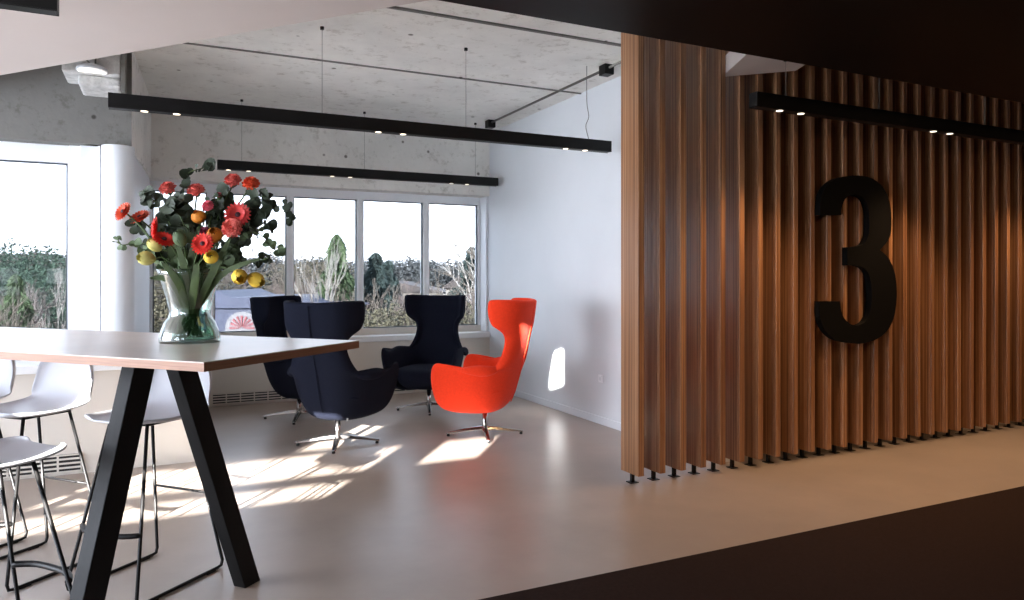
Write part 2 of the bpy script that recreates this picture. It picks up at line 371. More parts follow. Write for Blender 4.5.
T = Matrix(((1, 0, 0, 0), (0, 0, -1, 0), (0, 1, 0, 0), (0, 0, 0, 1)))
num = thing('number_sign', 'large black numeral 3 mounted on the wooden slats', 'sign', (4.86, 3.9, .845))
nm = MB().prism(poly, -3.905, -3.855, Matrix.Translation((-4.86, -3.9, -.845)) @ Matrix(((1, 0, 0, 0), (0, 0, -1, 0), (0, 1, 0, 0), (0, 0, 0, 1))))
nm.build('numeral', M['number'], num)

# ------------------------------------------------------------------ linear pendants
def pendant(label, x0, x1, y, pairs, wires, top, power, warm, zb=2.432, cone=75, lens='lamp'):
    p = thing('linear_pendant', label, 'pendant light', ((x0+x1)/2, y, zb), group=None); T = Matrix.Translation(-p.location)
    hs = MB().box(x0, x1, y-.035, y+.035, zb+.004, zb+.095, T).box(x0, x1, y-.035, y-.030, zb, zb+.004, T).box(x0, x1, y+.030, y+.035, zb, zb+.004, T)
    hs.build('housing', M['black'], p, bevel=.002)
    MB().box(x0+.01, x1-.01, y-.028, y+.028, zb+.001, zb+.004, T).build('underside_cover', M['black'], p)
    for px in pairs:
        for dx in (-.095, .095):
            l = MB().lathe([(.022, -.001), (.022, .003)], 20, (px+dx, y, zb), T).build('lamp_lens', M[lens], p)
            if power:
                ld = bpy.data.lights.new('spot', 'SPOT'); ld.energy = power; ld.color = warm; ld.spot_size = R(cone); ld.spot_blend = .9; ld.shadow_soft_size = .03
                lo = bpy.data.objects.new('spot', ld); COL.objects.link(lo); lo.parent = p; lo.location = Vector((px+dx, y, zb-.012))-p.location
    for wx in wires:
        MB().tube([(Vector((wx, y, zb+.09))-p.location), (Vector((wx, y, top))-p.location)], .0016, 6).build('suspension_wire', M['wire'], p)
        MB().lathe([(.014, -.02), (.014, 0)], 12, (wx, y, top), T).build('ceiling_fixing', M['black'], p)
    return p
WARM = (1, .62, .33)
pd1 = pendant('long black linear pendant nearest the lounge, hung above the chairs', -.29, 3.49, 5.29, [.01, 1.555, 3.15], [1.05, 2.158], CEIL, 6, (1, .8, .6))
MB().tube(catmull([Vector((3.262, 5.29, CEIL))-pd1.location, Vector((3.262, 5.29, 2.85))-pd1.location, Vector((3.275, 5.28, 2.72))-pd1.location, Vector((3.258, 5.30, 2.64))-pd1.location, Vector((3.285, 5.29, 2.52))-pd1.location], 5), .003, 6).build('power_cable', M['wire'], pd1)
pendant('shorter-looking black linear pendant farther back, in front of the concrete beam', .52, 3.58, 7.8, [.72, 1.75, 3.1], [.75, 2.0, 3.3], CEIL, 4, (1, .8, .6))
pendant('black linear pendant hung in front of the wooden slats', 3.38, 7.16, 3.49, [3.70, 5.23, 6.76], [3.66, 4.55, 5.75], 2.775 if False else 2.78, 42, WARM, cone=95)
pendant('black linear pendant end cut by the upper left corner', -4.2, -.37, 3.49, [-.72, -2.2], [-.9], 2.63, 0, WARM)

# ceiling conduit, boxes
cd = thing('ceiling_conduit', 'thin grey conduit with two black junction boxes on concrete ceiling', 'conduit', (3.4, 6.2, CEIL))
MB().tube([Vector((3.4, 4.2, CEIL-.03))-cd.location, Vector((3.4, 7.62, CEIL-.03))-cd.location], .012, 8).build('pipe', M['wire'], cd, smooth=True)
for yy in (5.2, 7.6): MB().box(-.045, .045, yy-6.2-.05, yy-6.2+.05, -.085, 0).build('junction_box', M['black'], cd, bevel=.005)
# corbel + disc lamp
co = thing('plastered_duct', 'rough white plastered duct stub beside the ceiling beam', 'duct', (-.35, 6.2, 2.73))
MB().prism([(-.27, -.18), (.10, -.18), (.10, .18), (-.27, .18)], 0.08, .42).prism([(-.17, -.17), (.10, -.17), (.10, .18), (-.17, .18)], 0, .08).build('duct_body', M['insul'], co, bevel=.02)
MB().box(.10, .125, -.18, .18, -.02, .42).build('duct_edge', M['conc_d'], co)
dl = thing('disc_lamp', 'round white disc lamp hanging below plaster ceiling edge', 'lamp', tuple(P(92, 71, 5.2)))
MB().lathe([(.02, .045), (.06, .04), (.095, .022), (.1, .008), (.1, 0)], 40).build('lamp_body', M['white'], dl, smooth=True)
MB().lathe([(.092, -.006), (.092, 0)], 40).build('diffuser', M['lampw'], dl)
MB().tube([(0, 0, .04), (-.04, 0, .08), (-.09, .0, .10)], .006, 6).tube([(.02, 0, .04), (.03, 0, .2)], .006, 6).tube([(-.09, 0, .10), (-.09, 0, .2)], .005, 6).build('bracket', M['wire'], dl)
# wall switch
sw = P(571, 365, 7.0)
t_ = (601-512)/F; Zs = XR/(SA+CA*t_)
swo = thing('wall_socket', 'small white wall socket low on the white side wall', 'socket', (XR, Zs*(CA-SA*t_), .42))
MB().box(-.008, 0, -.035, .035, -.035, .035).build('socket_plate', M['frame'], swo, bevel=.003)
MB().lathe([(.018, 0), (.018, .004)], 16, (0, 0, 0), Matrix.Translation((-.008, 0, 0)) @ Matrix.Rotation(-pi/2, 4, 'Y')).build('socket_recess', M['white'], swo)

# ------------------------------------------------------------------ wing chairs
EDGE = [(.02, .21, .07), (.22, .215, .215), (.315, .25, .30), (.35, .37, .355), (.355, .50, .39), (.345, .62, .408), (.285, .672, .41), (.13, .625, .392), (-.04, .575, .36), (-.155, .585, .31), (-.215, .69, .255), (-.25, .81, .225), (-.25, .885, .242), (-.20, .93, .30), (-.155, .96, .322), (-.13, 1.05, .332), (-.13, 1.155, .335), (-.155, 1.18, .333)]
BACK = [(-.03, .205), (-.09, .208), (-.165, .235), (-.225, .30), (-.265, .39), (-.285, .46), (-.30, .52), (-.312, .57), (-.325, .62), (-.34, .68), (-.36, .74), (-.38, .83), (-.395, .90), (-.41, .965), (-.42, 1.02), (-.43, 1.08), (-.438, 1.14), (-.44, 1.165)]
def chair(label, m, loc, face, rtag=False):
    c = thing('wing_chair', label, 'armchair', (loc[0], loc[1], 0), math.atan2(face[1], face[0])-pi/2, 'high-backed wing chairs in the lounge circle')
    rows = []; N = 7
    for (ye, ze, we), (yb, zb) in zip(EDGE, BACK):
        r = []
        for k in range(-N, N+1):
            f = abs(k)/N; a = f*pi/2; sg = 1 if k >= 0 else -1
            x = we*(sin(a)**.72 if a > 0 else 0)
            yy = yb+(ye-yb)*(1-max(0, cos(a))**.8)
            zz = zb+(ze-zb)*(f**1.3)
            r.append((sg*x, yy, zz))
        rows.append(r)
    sh = MB().grid(rows).build('shell', m, c, smooth=True, mods=[('SOLIDIFY', dict(thickness=.05, offset=-1, use_even_offset=False)), ('SUBSURF', dict(levels=2, render_levels=2))])
    # seat cushion: rounded, deeper at the front
    sc = []
    for zz, kx, y0, y1 in ((.235, .45, -.02, .22), (.25, .65, -.05, .30), (.30, .86, -.12, .345), (.37, .97, -.19, .365), (.41, 1, -.25, .37), (.435, .95, -.24, .355), (.45, .82, -.21, .31), (.455, .5, -.14, .22)):
        ring = []
        for j in range(28):
            a = 2*pi*j/28; cx, cy = cos(a), sin(a); e = .55
            wx = .30 if zz > .3 else .27
            ring.append((wx*kx*math.copysign(abs(cx)**e, cx), (y0+y1)/2+(y1-y0)/2*math.copysign(abs(cy)**e, cy), zz))
        sc.append(ring)
    mb = MB(); b = 0
    for ring in sc: mb.v += [Vector(p) for p in ring]
    for i in range(len(sc)-1):
        for j in range(28): mb.f.append([i*28+j, i*28+(j+1) % 28, (i+1)*28+(j+1) % 28, (i+1)*28+j])
    mb.f.append(list(range(27, -1, -1))); mb.f.append([(len(sc)-1)*28+j for j in range(28)])
    mb.build('seat_cushion', m, c, smooth=True, mods=[('SUBSURF', dict(levels=1, render_levels=1))])
    MB().tube([(0, y-.008, z) for y, z in BACK[3:-1]], .004, 6).build('back_seam', m, c, smooth=True)
    if rtag: MB().box(.205, .21, -.222, -.205, .24, .262).build('label_tag', M['tag'], c)
    MB().lathe([(.027, .055), (.024, .1), (.022, .22)], 20).build('column', M['chrome'], c, smooth=True)
    for q in range(4):
        a = q*pi/2-R(18)-c.rotation_euler[2]; T = Matrix.Rotation(a, 4, 'Z')
        m_ = MB(); rr = []
        for x, hw, zt, zb_ in ((.0, .030, .082, .052), (.10, .026, .072, .048), (.22, .022, .052, .034), (.325, .019, .034, .020), (.335, .014, .030, .020)):
            rr.append((x, hw, zt, zb_))
        for x, hw, zt, zb_ in rr:
            m_.v += [T @ Vector((x, -hw, zb_)), T @ Vector((x, hw, zb_)), T @ Vector((x, hw*.6, zt)), T @ Vector((x, -hw*.6, zt))]
        for i in range(len(rr)-1):
            for j in range(4): m_.f.append([i*4+j, i*4+(j+1) % 4, i*4+4+(j+1) % 4, i*4+4+j])
        m_.f.append([3, 2, 1, 0]); e = (len(rr)-1)*4; m_.f.append([e, e+1, e+2, e+3])
        lg = m_.build('base_leg', M['chrome'], c, bevel=.003)
        MB().lathe([(.012, 0), (.014, .006), (.010, .022)], 12, tuple(T @ Vector((.315, 0, 0)))).build('glide', M['rubber'], lg, smooth=True)
    return c
chair('orange-red high-backed wing chair on a star base by the white wall', M['red'], (2.53, 5.77), (-.73, .68))
chair('navy wing chair nearest the bar table, its back turned to us', M['navy'], (1.31, 5.97), (.67, .74), True)
chair('navy wing chair facing us in front of the far window', M['navy'], (2.50, 7.13), (-.62, -.78))
chair('navy wing chair half hidden behind the foremost navy chair', M['navy'], (1.22, 7.25), (.80, -.60))

# ------------------------------------------------------------------ bar table
TC = Vector((.122, 2.39)); TD = Vector((-.67, .742)).normalized(); TW = Vector((.742, .67)).normalized()
TH = 1.10; TL = 2.5; TWD = .822
tc_ = TC+TD*TL/2+TW*TWD/2
tb = thing('bar_table', 'high bar table with wood-edged top and black splayed legs', 'table', (tc_.x, tc_.y, 0), math.atan2(TD.y, TD.x))
# local: +x along length (away), width: local y
wl = Vector((0, -1)) if TD.x*TW.y-TD.y*TW.x < 0 else Vector((0, 1))
MB().box(-TL/2, TL/2, -TWD/2, TWD/2, TH-.004, TH).build('tabletop_surface', M['top'], tb)
MB().box(-TL/2, TL/2, -TWD/2, TWD/2, TH-.030, TH-.004).build('tabletop_edge', M['edge'], tb)
def beam_leg(x, ya, yb):
    m_ = MB(); hw = .033; hd = .047
    for (y, z) in ((ya, TH-.03), (yb, 0)):
        m_.v += [Vector((x-hw, y-hd, z)), Vector((x+hw, y-hd, z)), Vector((x+hw, y+hd, z)), Vector((x-hw, y+hd, z))]
    m_.f += [[0, 1, 2, 3], [7, 6, 5, 4]]+[[j, (j+1) % 4, 4+(j+1) % 4, 4+j] for j in range(4)]
    return m_.build('leg', M['blackw'], tb, bevel=.003)
for x in (-TL/2+.615, TL/2-.12):
    beam_leg(x, -.06, -.455); beam_leg(x, .10, .385)
MB().box(-TL/2+.25, TL/2-.25, -.05, .05, TH-.065, TH-.03).build('underframe_beam', M['black'], tb)

# ------------------------------------------------------------------ bar stools
def stool_proto():
    s = thing('bar_stool', '', 'stool', (0, 0, 0))
    # shell: local +y = facing; seat z .74, backrest at -y
    rows = []
    prof = [(.205, .742, .10), (.20, .742, .145), (.17, .738, .180), (.10, .730, .200), (0, .728, .208), (-.10, .733, .208), (-.165, .748, .205), (-.20, .785, .203), (-.218, .84, .200), (-.228, .90, .192), (-.232, .945, .170), (-.233, .965, .125)]
    for y, z, w_ in prof:
        r = []
        for k in range(-5, 6):
            f = k/5
            up = .022*abs(f)**3 if y > -.17 else 0
            fw = (.055*abs(f)**2.2 if z > .75 else 0)
            r.append((w_*sin(f*pi/2*.98), y+fw, z+up))
        rows.append(r)
    MB().grid(rows).build('seat_shell', M['shell'], s, smooth=True, mods=[('SOLIDIFY', dict(thickness=.010, offset=0)), ('SUBSURF', dict(levels=2, render_levels=2))])
    for sx in (-1, 1):
        # one sled side frame: front leg, floor runner, rear leg
        fx = .205*sx; tx = .11*sx; rr = .0075
        pts = [(tx, .10, .722), (fx, .235, .035), (fx, .228, .012), (fx, .205, .008), (fx, -.205, .008), (fx, -.228, .012), (fx, -.235, .035), (tx, -.12, .722)]
        fr_ = MB().tube(pts, rr, 8).build('leg_frame', M['black'], s, smooth=True)
        for gy in (-.16, .16): MB().box(fx-.011, fx+.011, gy-.025, gy+.025, 0, .008).build('glide', M['rubber'], fr_)
    # footrest at the front: bowed bar, thin rear brace, under-seat bars
    zf = .28; k = (zf-.035)/(.722-.035); xf = .205-(.095)*k; yf = .235-.135*k
    MB().tube(catmull([(-xf, yf, zf), (-xf*.5, yf+.045, zf), (xf*.5, yf+.045, zf), (xf, yf, zf)], 4), .012, 8).build('footrest', M['black'], s, smooth=True)
    zf = .36; k = (zf-.035)/(.722-.035); xf = .205-(.095)*k; yf = -.235+.115*k
    MB().tube([(-xf, yf, zf), (xf, yf, zf)], .006, 8).build('rear_brace', M['black'], s, smooth=True)
    MB().tube([(-.11, .10, .72), (.11, .10, .72)], .007, 8).tube([(-.11, -.12, .72), (.11, -.12, .72)], .007, 8).tube([(-.11, .10, .72), (-.11, -.12, .72)], .007, 8).tube([(.11, .10, .72), (.11, -.12, .72)], .007, 8).build('seat_bracket', M['black'], s)
    return s
base = stool_proto()
FS = -TW
for i, (x, y, f, lab) in enumerate(((-.045, 3.665, FS, 'white-shelled bar stool seen between the two table legs'),
                                    (-.55, 4.07, FS, 'white-shelled bar stool across the table, just left of the front table leg'),
                                    (-.93, 4.50, FS, 'white-shelled bar stool across the table, cut by the left frame edge'),
                                    (-.54, 3.03, Vector((.80, .60)), 'nearest white-shelled bar stool, on our side of the table'))):
    o = base if i == 0 else copy_tree(base)
    o.location = (x, y, 0); o.rotation_euler = (0, 0, math.atan2(f.y, f.x)-pi/2); o['label'] = lab; o['group'] = 'white bar stools around the table'

# ------------------------------------------------------------------ vase and flowers
VX, VY = .111, 3.17; VZ = 2.9
vs = thing('glass_vase', 'clear glass vase with narrow waist standing on the bar table', 'vase', (VX, VY, TH))
prof = [(.112, .0), (.114, .012), (.108, .04), (.094, .075), (.080, .092), (.076, .105), (.078, .13), (.088, .17), (.100, .21), (.112, .25), (.121, .272)]; prof = [(r*1.0, z*1.06) for r, z in prof]
MB().lathe(prof+[(r-.004, z+.001) for r, z in reversed(prof)][:-1]+[(.104, .012)], 56, cap=True).build('glass', M['vase'], vs, smooth=True)
MB().lathe([(.103, .013), (.106, .02), (.102, .04), (.089, .075), (.0745, .092), (.071, .105), (.071, .112)], 40).build('water', M['water'], vs, smooth=True)

def fm(n, r, g, b, **k): return mat(n, srgb(r, g, b), .6, var=k.get('var', .15), scale=30)
G = dict(stem=fm('stem_green', 72, 92, 50), leaf=fm('leaf_green', 62, 78, 36, var=.25), euc=fm('eucalyptus_leaf', 52, 62, 46, var=.3), euc_l=fm('eucalyptus_light', 92, 110, 78, var=.25),
         ger_r=fm('petal_scarlet', 220, 50, 38), ger_o=fm('petal_orange', 226, 84, 48), ger_c=fm('petal_coral', 214, 66, 62), cor=fm('petal_salmon', 224, 104, 92), pink=fm('petal_pink', 216, 88, 104),
         oran=fm('petal_amber', 222, 136, 40), yel=fm('petal_yellow', 240, 200, 70), pale=fm('petal_cream', 226, 216, 130), dark=fm('flower_eye', 62, 26, 34), green=fm('flower_core', 150, 150, 60), mag=fm('petal_magenta', 128, 30, 62))
def basis(d):
    d = Vector(d).normalized(); a = d.orthogonal().normalized(); return Matrix((a, d.cross(a), d)).transposed().to_4x4()
def petal(mb, T, L, W, cup, z0=0, n=4, r0=.0, ruffle=0):
    rows = []
    for i in range(n+1):
        t = i/n; wd = W*(sin(pi*min(1, t*.82+.12)))**.7; r = r0+L*t
        z = z0+cup*t*t*L+ruffle*random.uniform(-1, 1)*L*.3
        rows.append([T @ Vector((r, -wd/2, z+wd*.15)), T @ Vector((r, 0, z)), T @ Vector((r, wd/2, z+wd*.15))])
    mb.grid(rows)
FC = Vector((VX, VY, TH))
def stem_curve(tip, d):
    tip = Vector(tip); a = tip-FC; hor = Vector((a.x, a.y, 0))
    st = FC+Vector((-a.x*.16+random.uniform(-.03, .03), -a.y*.16+random.uniform(-.03, .03), .02))
    wa = FC+Vector((a.x*.10+random.uniform(-.02, .02), a.y*.10+random.uniform(-.02, .02), .11))
    rim = FC+Vector((a.x*.27, a.y*.27, .27)) if hor.length < .36 else FC+hor.normalized()*.10+Vector((0, 0, .272))
    mid = rim.lerp(tip, .55)+Vector((0, 0, .03)); end = tip-Vector(d).normalized()*.012
    return catmull([st, wa, rim, mid, end], 5)
def flower(kind, px, py, dz, size, d, petal_m, label, cat='flower', core='dark', group=None):
    size *= {'gerbera': 1.1, 'carnation': 1.0, 'tulip': 1.35, 'ranunculus': 1.3}[kind]
    if kind == 'carnation': d = Vector(d)+front*.5
    tip = P(px, py, VZ+dz); o = thing(kind, label, cat, (VX, VY, TH+.02), group=group); off = -Vector(o.location)
    OT = Matrix.Translation(off)
    MB().tube([OT @ p for p in stem_curve(tip, d)], .0032, 6).build('stem', G['stem'], o, smooth=True)
    T = OT @ Matrix.Translation(tip) @ basis(d); mb = MB(); k = random.random()
    if kind == 'gerbera':
        for lay, (n, L, cup) in enumerate(((20, 1, .12), (18, .86, .3), (14, .55, .6))):
            for j in range(n): petal(mb, T @ Matrix.Rotation(2*pi*(j+k+lay*.5)/n, 4, 'Z'), size*L, size*.36, cup, .002*lay, r0=size*.12)
        mb.build('petals', petal_m, o, smooth=True)
        MB().lathe([(size*.22, 0), (size*.24, .005), (size*.18, .011), (.001, .012)], 16, T=T).build('flower_eye', G[core], o, smooth=True)
    elif kind == 'carnation':
        for lay in range(6):
            n = 14-lay; el = -.15+lay*.42
            for j in range(n): petal(mb, T @ Matrix.Rotation(2*pi*(j+k+lay*.5)/n, 4, 'Z') @ Matrix.Rotation(-el*.68, 4, 'Y'), size*(1-.05*lay), size*.62, .1, 0, n=5, ruffle=.45)
        mb.build('petals', petal_m, o)
        MB().lathe([(.004, -.028), (.011, -.022), (.013, -.006), (.010, .004)], 10, T=T).build('calyx', G['stem'], o, smooth=True)
    elif kind in ('tulip', 'ranunculus'):
        for lay in range(2 if kind == 'tulip' else 3):
            n = 3 if kind == 'tulip' else 5
            for j in range(n):
                Tj = T @ Matrix.Rotation(2*pi*(j+lay*.5+k)/n, 4, 'Z'); rows = []
                for i in range(7):
                    t = i/6; rad = size*(.62-.07*lay)*(sin(pi*(t*.78+.1)))**.8; z = -size*.3+size*(1.5 if kind == 'tulip' else 1.05)*t
                    aw = (1.25 if kind == 'tulip' else .8)*(sin(pi*min(1, t*.75+.2)))
                    rows.append([Tj @ Vector((rad*cos(aw*q), rad*sin(aw*q), z)) for q in (-1, -.5, 0, .5, 1)])
                mb.grid(rows)
        mb.build('petals', petal_m, o, smooth=True)
        MB().lathe([(.005, -size*.3), (size*.2, -size*.1), (size*.18, size*.25), (.001, size*.35)], 10, T=T).build('flower_core', G[core], o, smooth=True)
    return o
front = -Vector((SA, CA, 0)); rt = Vector((CA, -SA, 0)); up = Vector((0, 0, 1))
FG = 'cut flowers arranged in the glass vase'
D = lambda a, b, c: front*a+rt*b+up*c
for a in (
 ('gerbera', 124, 212, -.02, .034, D(.8, -.45, .45), G['ger_o'], 'orange gerbera pointing out at the far left of the bouquet'),
 ('gerbera', 140, 218, .02, .036, D(.6, -.2, .75), G['ger_o'], 'orange gerbera tilted up beside the leftmost bloom'),
 ('gerbera', 157, 229, -.09, .038, D(.55, -.85, .05), G['ger_r'], 'scarlet gerbera seen edge-on at left centre'),
 ('gerbera', 164, 240, -.11, .034, D(.5, .5, .75), G['ger_r'], 'scarlet gerbera low at left centre under the edge-on one'),
 ('gerbera', 238, 215, -.06, .041, D(.95, .15, .2), G['ger_c'], 'coral-red gerbera with dark eye facing us at right'),
 ('gerbera', 203, 244, -.14, .036, D(.95, -.05, .25), G['ger_r'], 'scarlet gerbera with dark eye low in the middle'),
 ('carnation', 168, 189, .05, .036, D(.35, -.2, .9), G['cor'], 'salmon carnation at the upper left above the leaves'),
 ('carnation', 196, 191, .02, .036, D(.35, -.05, .9), G['cor'], 'salmon carnation at the top middle of the bouquet'),
 ('carnation', 233, 181, .03, .035, D(.4, .05, .9), G['cor'], 'salmon carnation highest at the top right'),
 ('carnation', 251, 184, .03, .035, D(.4, .25, .9), G['ger_o'], 'orange carnation at the upper right edge'),
 ('carnation', 232, 228, -.10, .040, D(.9, .1, .3), G['cor'], 'salmon pink carnation below the coral gerbera'),
 ('carnation', 208, 206, -.02, .024, D(.7, 0, .6), G['pink'], 'small pink carnation near the bouquet centre'),
 ('carnation', 219, 195, .01, .014, D(.5, 0, .8), G['pink'], 'tiny pink bud between the two upper carnations'),
 ('ranunculus', 215, 237, -.08, .040, D(.8, .1, .55), G['oran'], 'amber ranunculus bloom behind the middle scarlet gerbera'),
 ('ranunculus', 200, 219, -.02, .036, D(.6, -.2, .7), G['oran'], 'dusky amber bloom half hidden in the middle'),
 ('ranunculus', 212, 258, -.13, .034, D(.9, .05, .35), G['yel'], 'golden yellow ranunculus low in the middle'),
 ('tulip', 239, 275, -.08, .036, D(.75, .35, -.25), G['yel'], 'yellow tulip drooping over the vase rim at right'),
 ('tulip', 252, 278, -.05, .036, D(.4, .8, -.3), G['yel'], 'amber-yellow tulip drooping outermost at lower right'),
 ('tulip', 151, 259, -.08, .034, D(.85, -.45, .1), G['pale'], 'pale yellow tulip drooping at lower left'),
 ('tulip', 158, 248, -.05, .030, D(.6, -.4, .6), G['pale'], 'cream tulip bud just above the pale yellow tulip'),
 ('tulip', 182, 243, -.12, .030, D(.35, -.3, .9), G['euc_l'], 'closed green tulip bud left of the middle gerbera'),
 ('carnation', 205, 232, -.05, .022, D(.8, 0, .5), G['mag'], 'small dark magenta bloom above the middle gerbera'),
): flower(*a[:7], a[7], group=FG, core='green' if a[0] == 'tulip' else 'dark')

def sprig(pts, label, n, size, m, spread=.03, dz=0):
    n = int(n*1.9); size *= 1.15; spread *= 1.15
    o = thing('eucalyptus_sprig', label, 'foliage', (VX, VY, TH+.02), group='eucalyptus sprigs in the vase'); OT = Matrix.Translation(-Vector(o.location))
    W = [P(x, y, VZ+dz+q*.0) for q, (x, y) in enumerate(pts)]
    a = W[0]-FC; hor = Vector((a.x, a.y, 0)); hd = hor.normalized() if hor.length > .01 else Vector((1, 0, 0))
    st = [FC+Vector((-hd.x*.05, -hd.y*.05, .02)), FC+Vector((random.uniform(-.03, .03), random.uniform(-.03, .03), .11)), FC+hd*min(.09, hor.length*.5)+up*.27]
    cv = catmull(st+W, 6)
    MB().tube([OT @ p for p in cv], .0022, 5).build('stem', G['stem'], o, smooth=True)
    lm = MB(); part_ = catmull(W, 12)
    for i in range(n):
        q = part_[int(i/(n-1)*(len(part_)-1))]; sz = size*random.uniform(.7, 1.1)
        c = q+Vector((random.uniform(-1, 1), random.uniform(-1, 1), random.uniform(-1, 1)))*spread
        T = OT @ Matrix.Translation(c) @ basis(Vector((random.uniform(-.8, .8), random.uniform(-.8, .8), random.uniform(-.8, .8)))+front*.7)
        ring = [T @ Vector((sz*cos(t)*1.08, sz*sin(t)*.92, sz*.25*cos(t*2))) for t in [2*pi*j/10 for j in range(10)]]
        b = len(lm.v); lm.v.append(T @ Vector((0, 0, 0))); lm.v += ring
        for j in range(10): lm.f.append([b, b+1+j, b+1+(j+1) % 10])
    lm.build('leaves', m, o, smooth=True)
E, L = G['euc'], G['euc_l']
for a in (
 ([(190, 230), (183, 190), (187, 174), (203, 168), (213, 163)], 'eucalyptus sprig arching over the top of the bouquet', 9, .020, E, .008, .0),
 ([(225, 225), (250, 205), (264, 196), (268, 212), (262, 232)], 'eucalyptus sprig with round leaves filling the upper right', 16, .023, E, .022, .02),
 ([(235, 240), (262, 215), (281, 206), (289, 215), (288, 222)], 'eucalyptus sprig reaching farthest right', 10, .015, E, .016, .05),
 ([(230, 250), (252, 232), (272, 244), (281, 250)], 'eucalyptus sprig with hanging leaves at mid right', 9, .016, L, .014, -.03),
 ([(230, 262), (245, 262), (262, 260), (268, 258)], 'low eucalyptus sprig crossing above the drooping tulips', 9, .013, E, .016, -.02),
 ([(170, 250), (140, 243), (122, 245), (118, 238)], 'eucalyptus sprig trailing to the far left', 7, .014, L, .010, .0),
 ([(175, 235), (158, 205), (150, 198), (146, 196)], 'dark leafy sprig at the upper left of the bouquet', 14, .018, E, .022, .03),
 ([(185, 230), (176, 208), (174, 203), (180, 200)], 'broad dark eucalyptus leaves under the left carnation', 10, .027, E, .022, -.02),
 ([(195, 240), (190, 222), (184, 216)], 'dense dark sprig in the bouquet centre', 14, .028, E, .03, .03),
 ([(215, 230), (220, 205), (226, 196)], 'dark sprig rising between the right carnations', 14, .022, E, .028, .04),
 ([(170, 262), (156, 256), (146, 250)], 'leafy sprig behind the pale tulips', 14, .021, L, .024, .04),
 ([(215, 262), (228, 252), (240, 246)], 'dark sprig right of the golden bloom', 14, .022, E, .026, .03),
 ([(190, 258), (196, 250), (205, 240)], 'dark leaves deep inside behind the middle gerbera', 16, .028, E, .03, .05),
 ([(178, 268), (166, 252), (160, 238)], 'dark leaves at left below the scarlet gerberas', 14, .024, E, .026, .02),
 ([(150, 240), (140, 228), (134, 222)], 'eucalyptus sprig under the leftmost gerbera', 8, .017, E, .022, .02),
 ([(180, 262), (178, 248), (186, 232)], 'olive sprig in front of the left stems', 12, .022, L, .022, -.04),
 ([(205, 270), (222, 262), (232, 252)], 'olive sprig below the golden bloom', 10, .020, L, .022, -.02),
 ([(245, 235), (252, 222), (248, 208)], 'dark sprig behind the coral gerbera', 12, .022, E, .024, .05),
 ([(160, 225), (170, 214), (178, 222)], 'dark sprig behind the edge-on scarlet gerbera', 12, .022, E, .024, .05),
 ([(212, 215), (214, 206), (216, 200)], 'small-leaved sprig at the top centre', 16, .014, E, .03, .02),
): sprig(*a)
def blade(tip, mid, w_, label, dz):
    o = thing('tulip_leaf', label, 'leaf', (VX, VY, TH+.02), group='long tulip leaves in the vase'); OT = Matrix.Translation(-Vector(o.location))
    t_ = P(*tip, VZ+dz); m1 = P(*mid, VZ+dz*.8); st = FC+Vector(((m1-FC).x*.1, (m1-FC).y*.1-.01, .10))
    cv = catmull([st, m1, t_], 8); rows = []; n = len(cv)
    for i, p in enumerate(cv):
        t = i/(n-1); d = (cv[min(i+1, n-1)]-cv[max(i-1, 0)]).normalized(); s_ = d.cross(front).normalized(); ww = w_*(sin(pi*min(1, .12+t*.88)))**.7+.0015
        rows.append([OT @ (p-s_*ww+front*.004), OT @ (p+front*-.006), OT @ (p+s_*ww+front*.004)])
    MB().grid(rows).build('leaf_blade', G['leaf'], o, smooth=True, mods=[('SOLIDIFY', dict(thickness=.0015))])
for b in (((176, 238), (186, 275), .014, 'long green tulip leaf left of the middle gerbera', -.12), ((150, 278), (172, 282), .012, 'tulip leaf spreading low to the left', -.09),
          ((200, 225), (190, 268), .015, 'tall tulip leaf standing at the bouquet centre', -.05), ((168, 255), (176, 272), .014, 'narrow tulip leaf behind the left vase rim', .03),
          ((222, 250), (204, 272), .015, 'tulip leaf leaning right behind the vase rim', .03), ((188, 250), (192, 272), .016, 'broad tulip leaf deep in the bouquet', .06),
          ((162, 262), (180, 285), .014, 'broad tulip leaf over the left vase rim', -.13), ((262, 258), (222, 275), .010, 'thin pointed leaf reaching right above the tulips', -.10),
          ((232, 235), (212, 275), .013, 'upright tulip leaf right of centre', -.11), ((198, 262), (195, 285), .016, 'short broad tulip leaf at the vase centre', -.13)): blade(*b)

# ------------------------------------------------------------------ outdoors
GZ = -6.5
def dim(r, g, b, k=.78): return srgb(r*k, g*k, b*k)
ground = mat('ground_scrub', dim(66, 62, 54), .95, var=.3, scale=.6)
struct(MB().box(-200, 260, 11, 260, GZ-.5, GZ).build('ground', ground), 'pale scrubby ground outside the windows', 'ground')
TM = dict(bark=mat('bark_pale', dim(98, 90, 82), .9, var=.25, scale=6), barkd=mat('bark_dark', dim(74, 66, 60), .9, var=.25, scale=6), birch=mat('bark_birch', dim(150, 146, 142), .9, var=.2, scale=6),
          con=mat('conifer_green', dim(78, 98, 66), .9, var=.35, scale=2), cond=mat('conifer_blue', dim(46, 62, 60), .9, var=.35, scale=2), bush=mat('bush_olive', dim(84, 80, 62), .9, var=.35, scale=2),
          ever=mat('evergreen', dim(50, 72, 58), .9, var=.4, scale=1.5), pinkb=mat('twig_mauve', dim(106, 92, 90), .9, var=.3, scale=2), haze=mat('distant_trees', dim(76, 80, 82), .95, var=.25, scale=.8))  # distant trees: haze is put into their grey colour
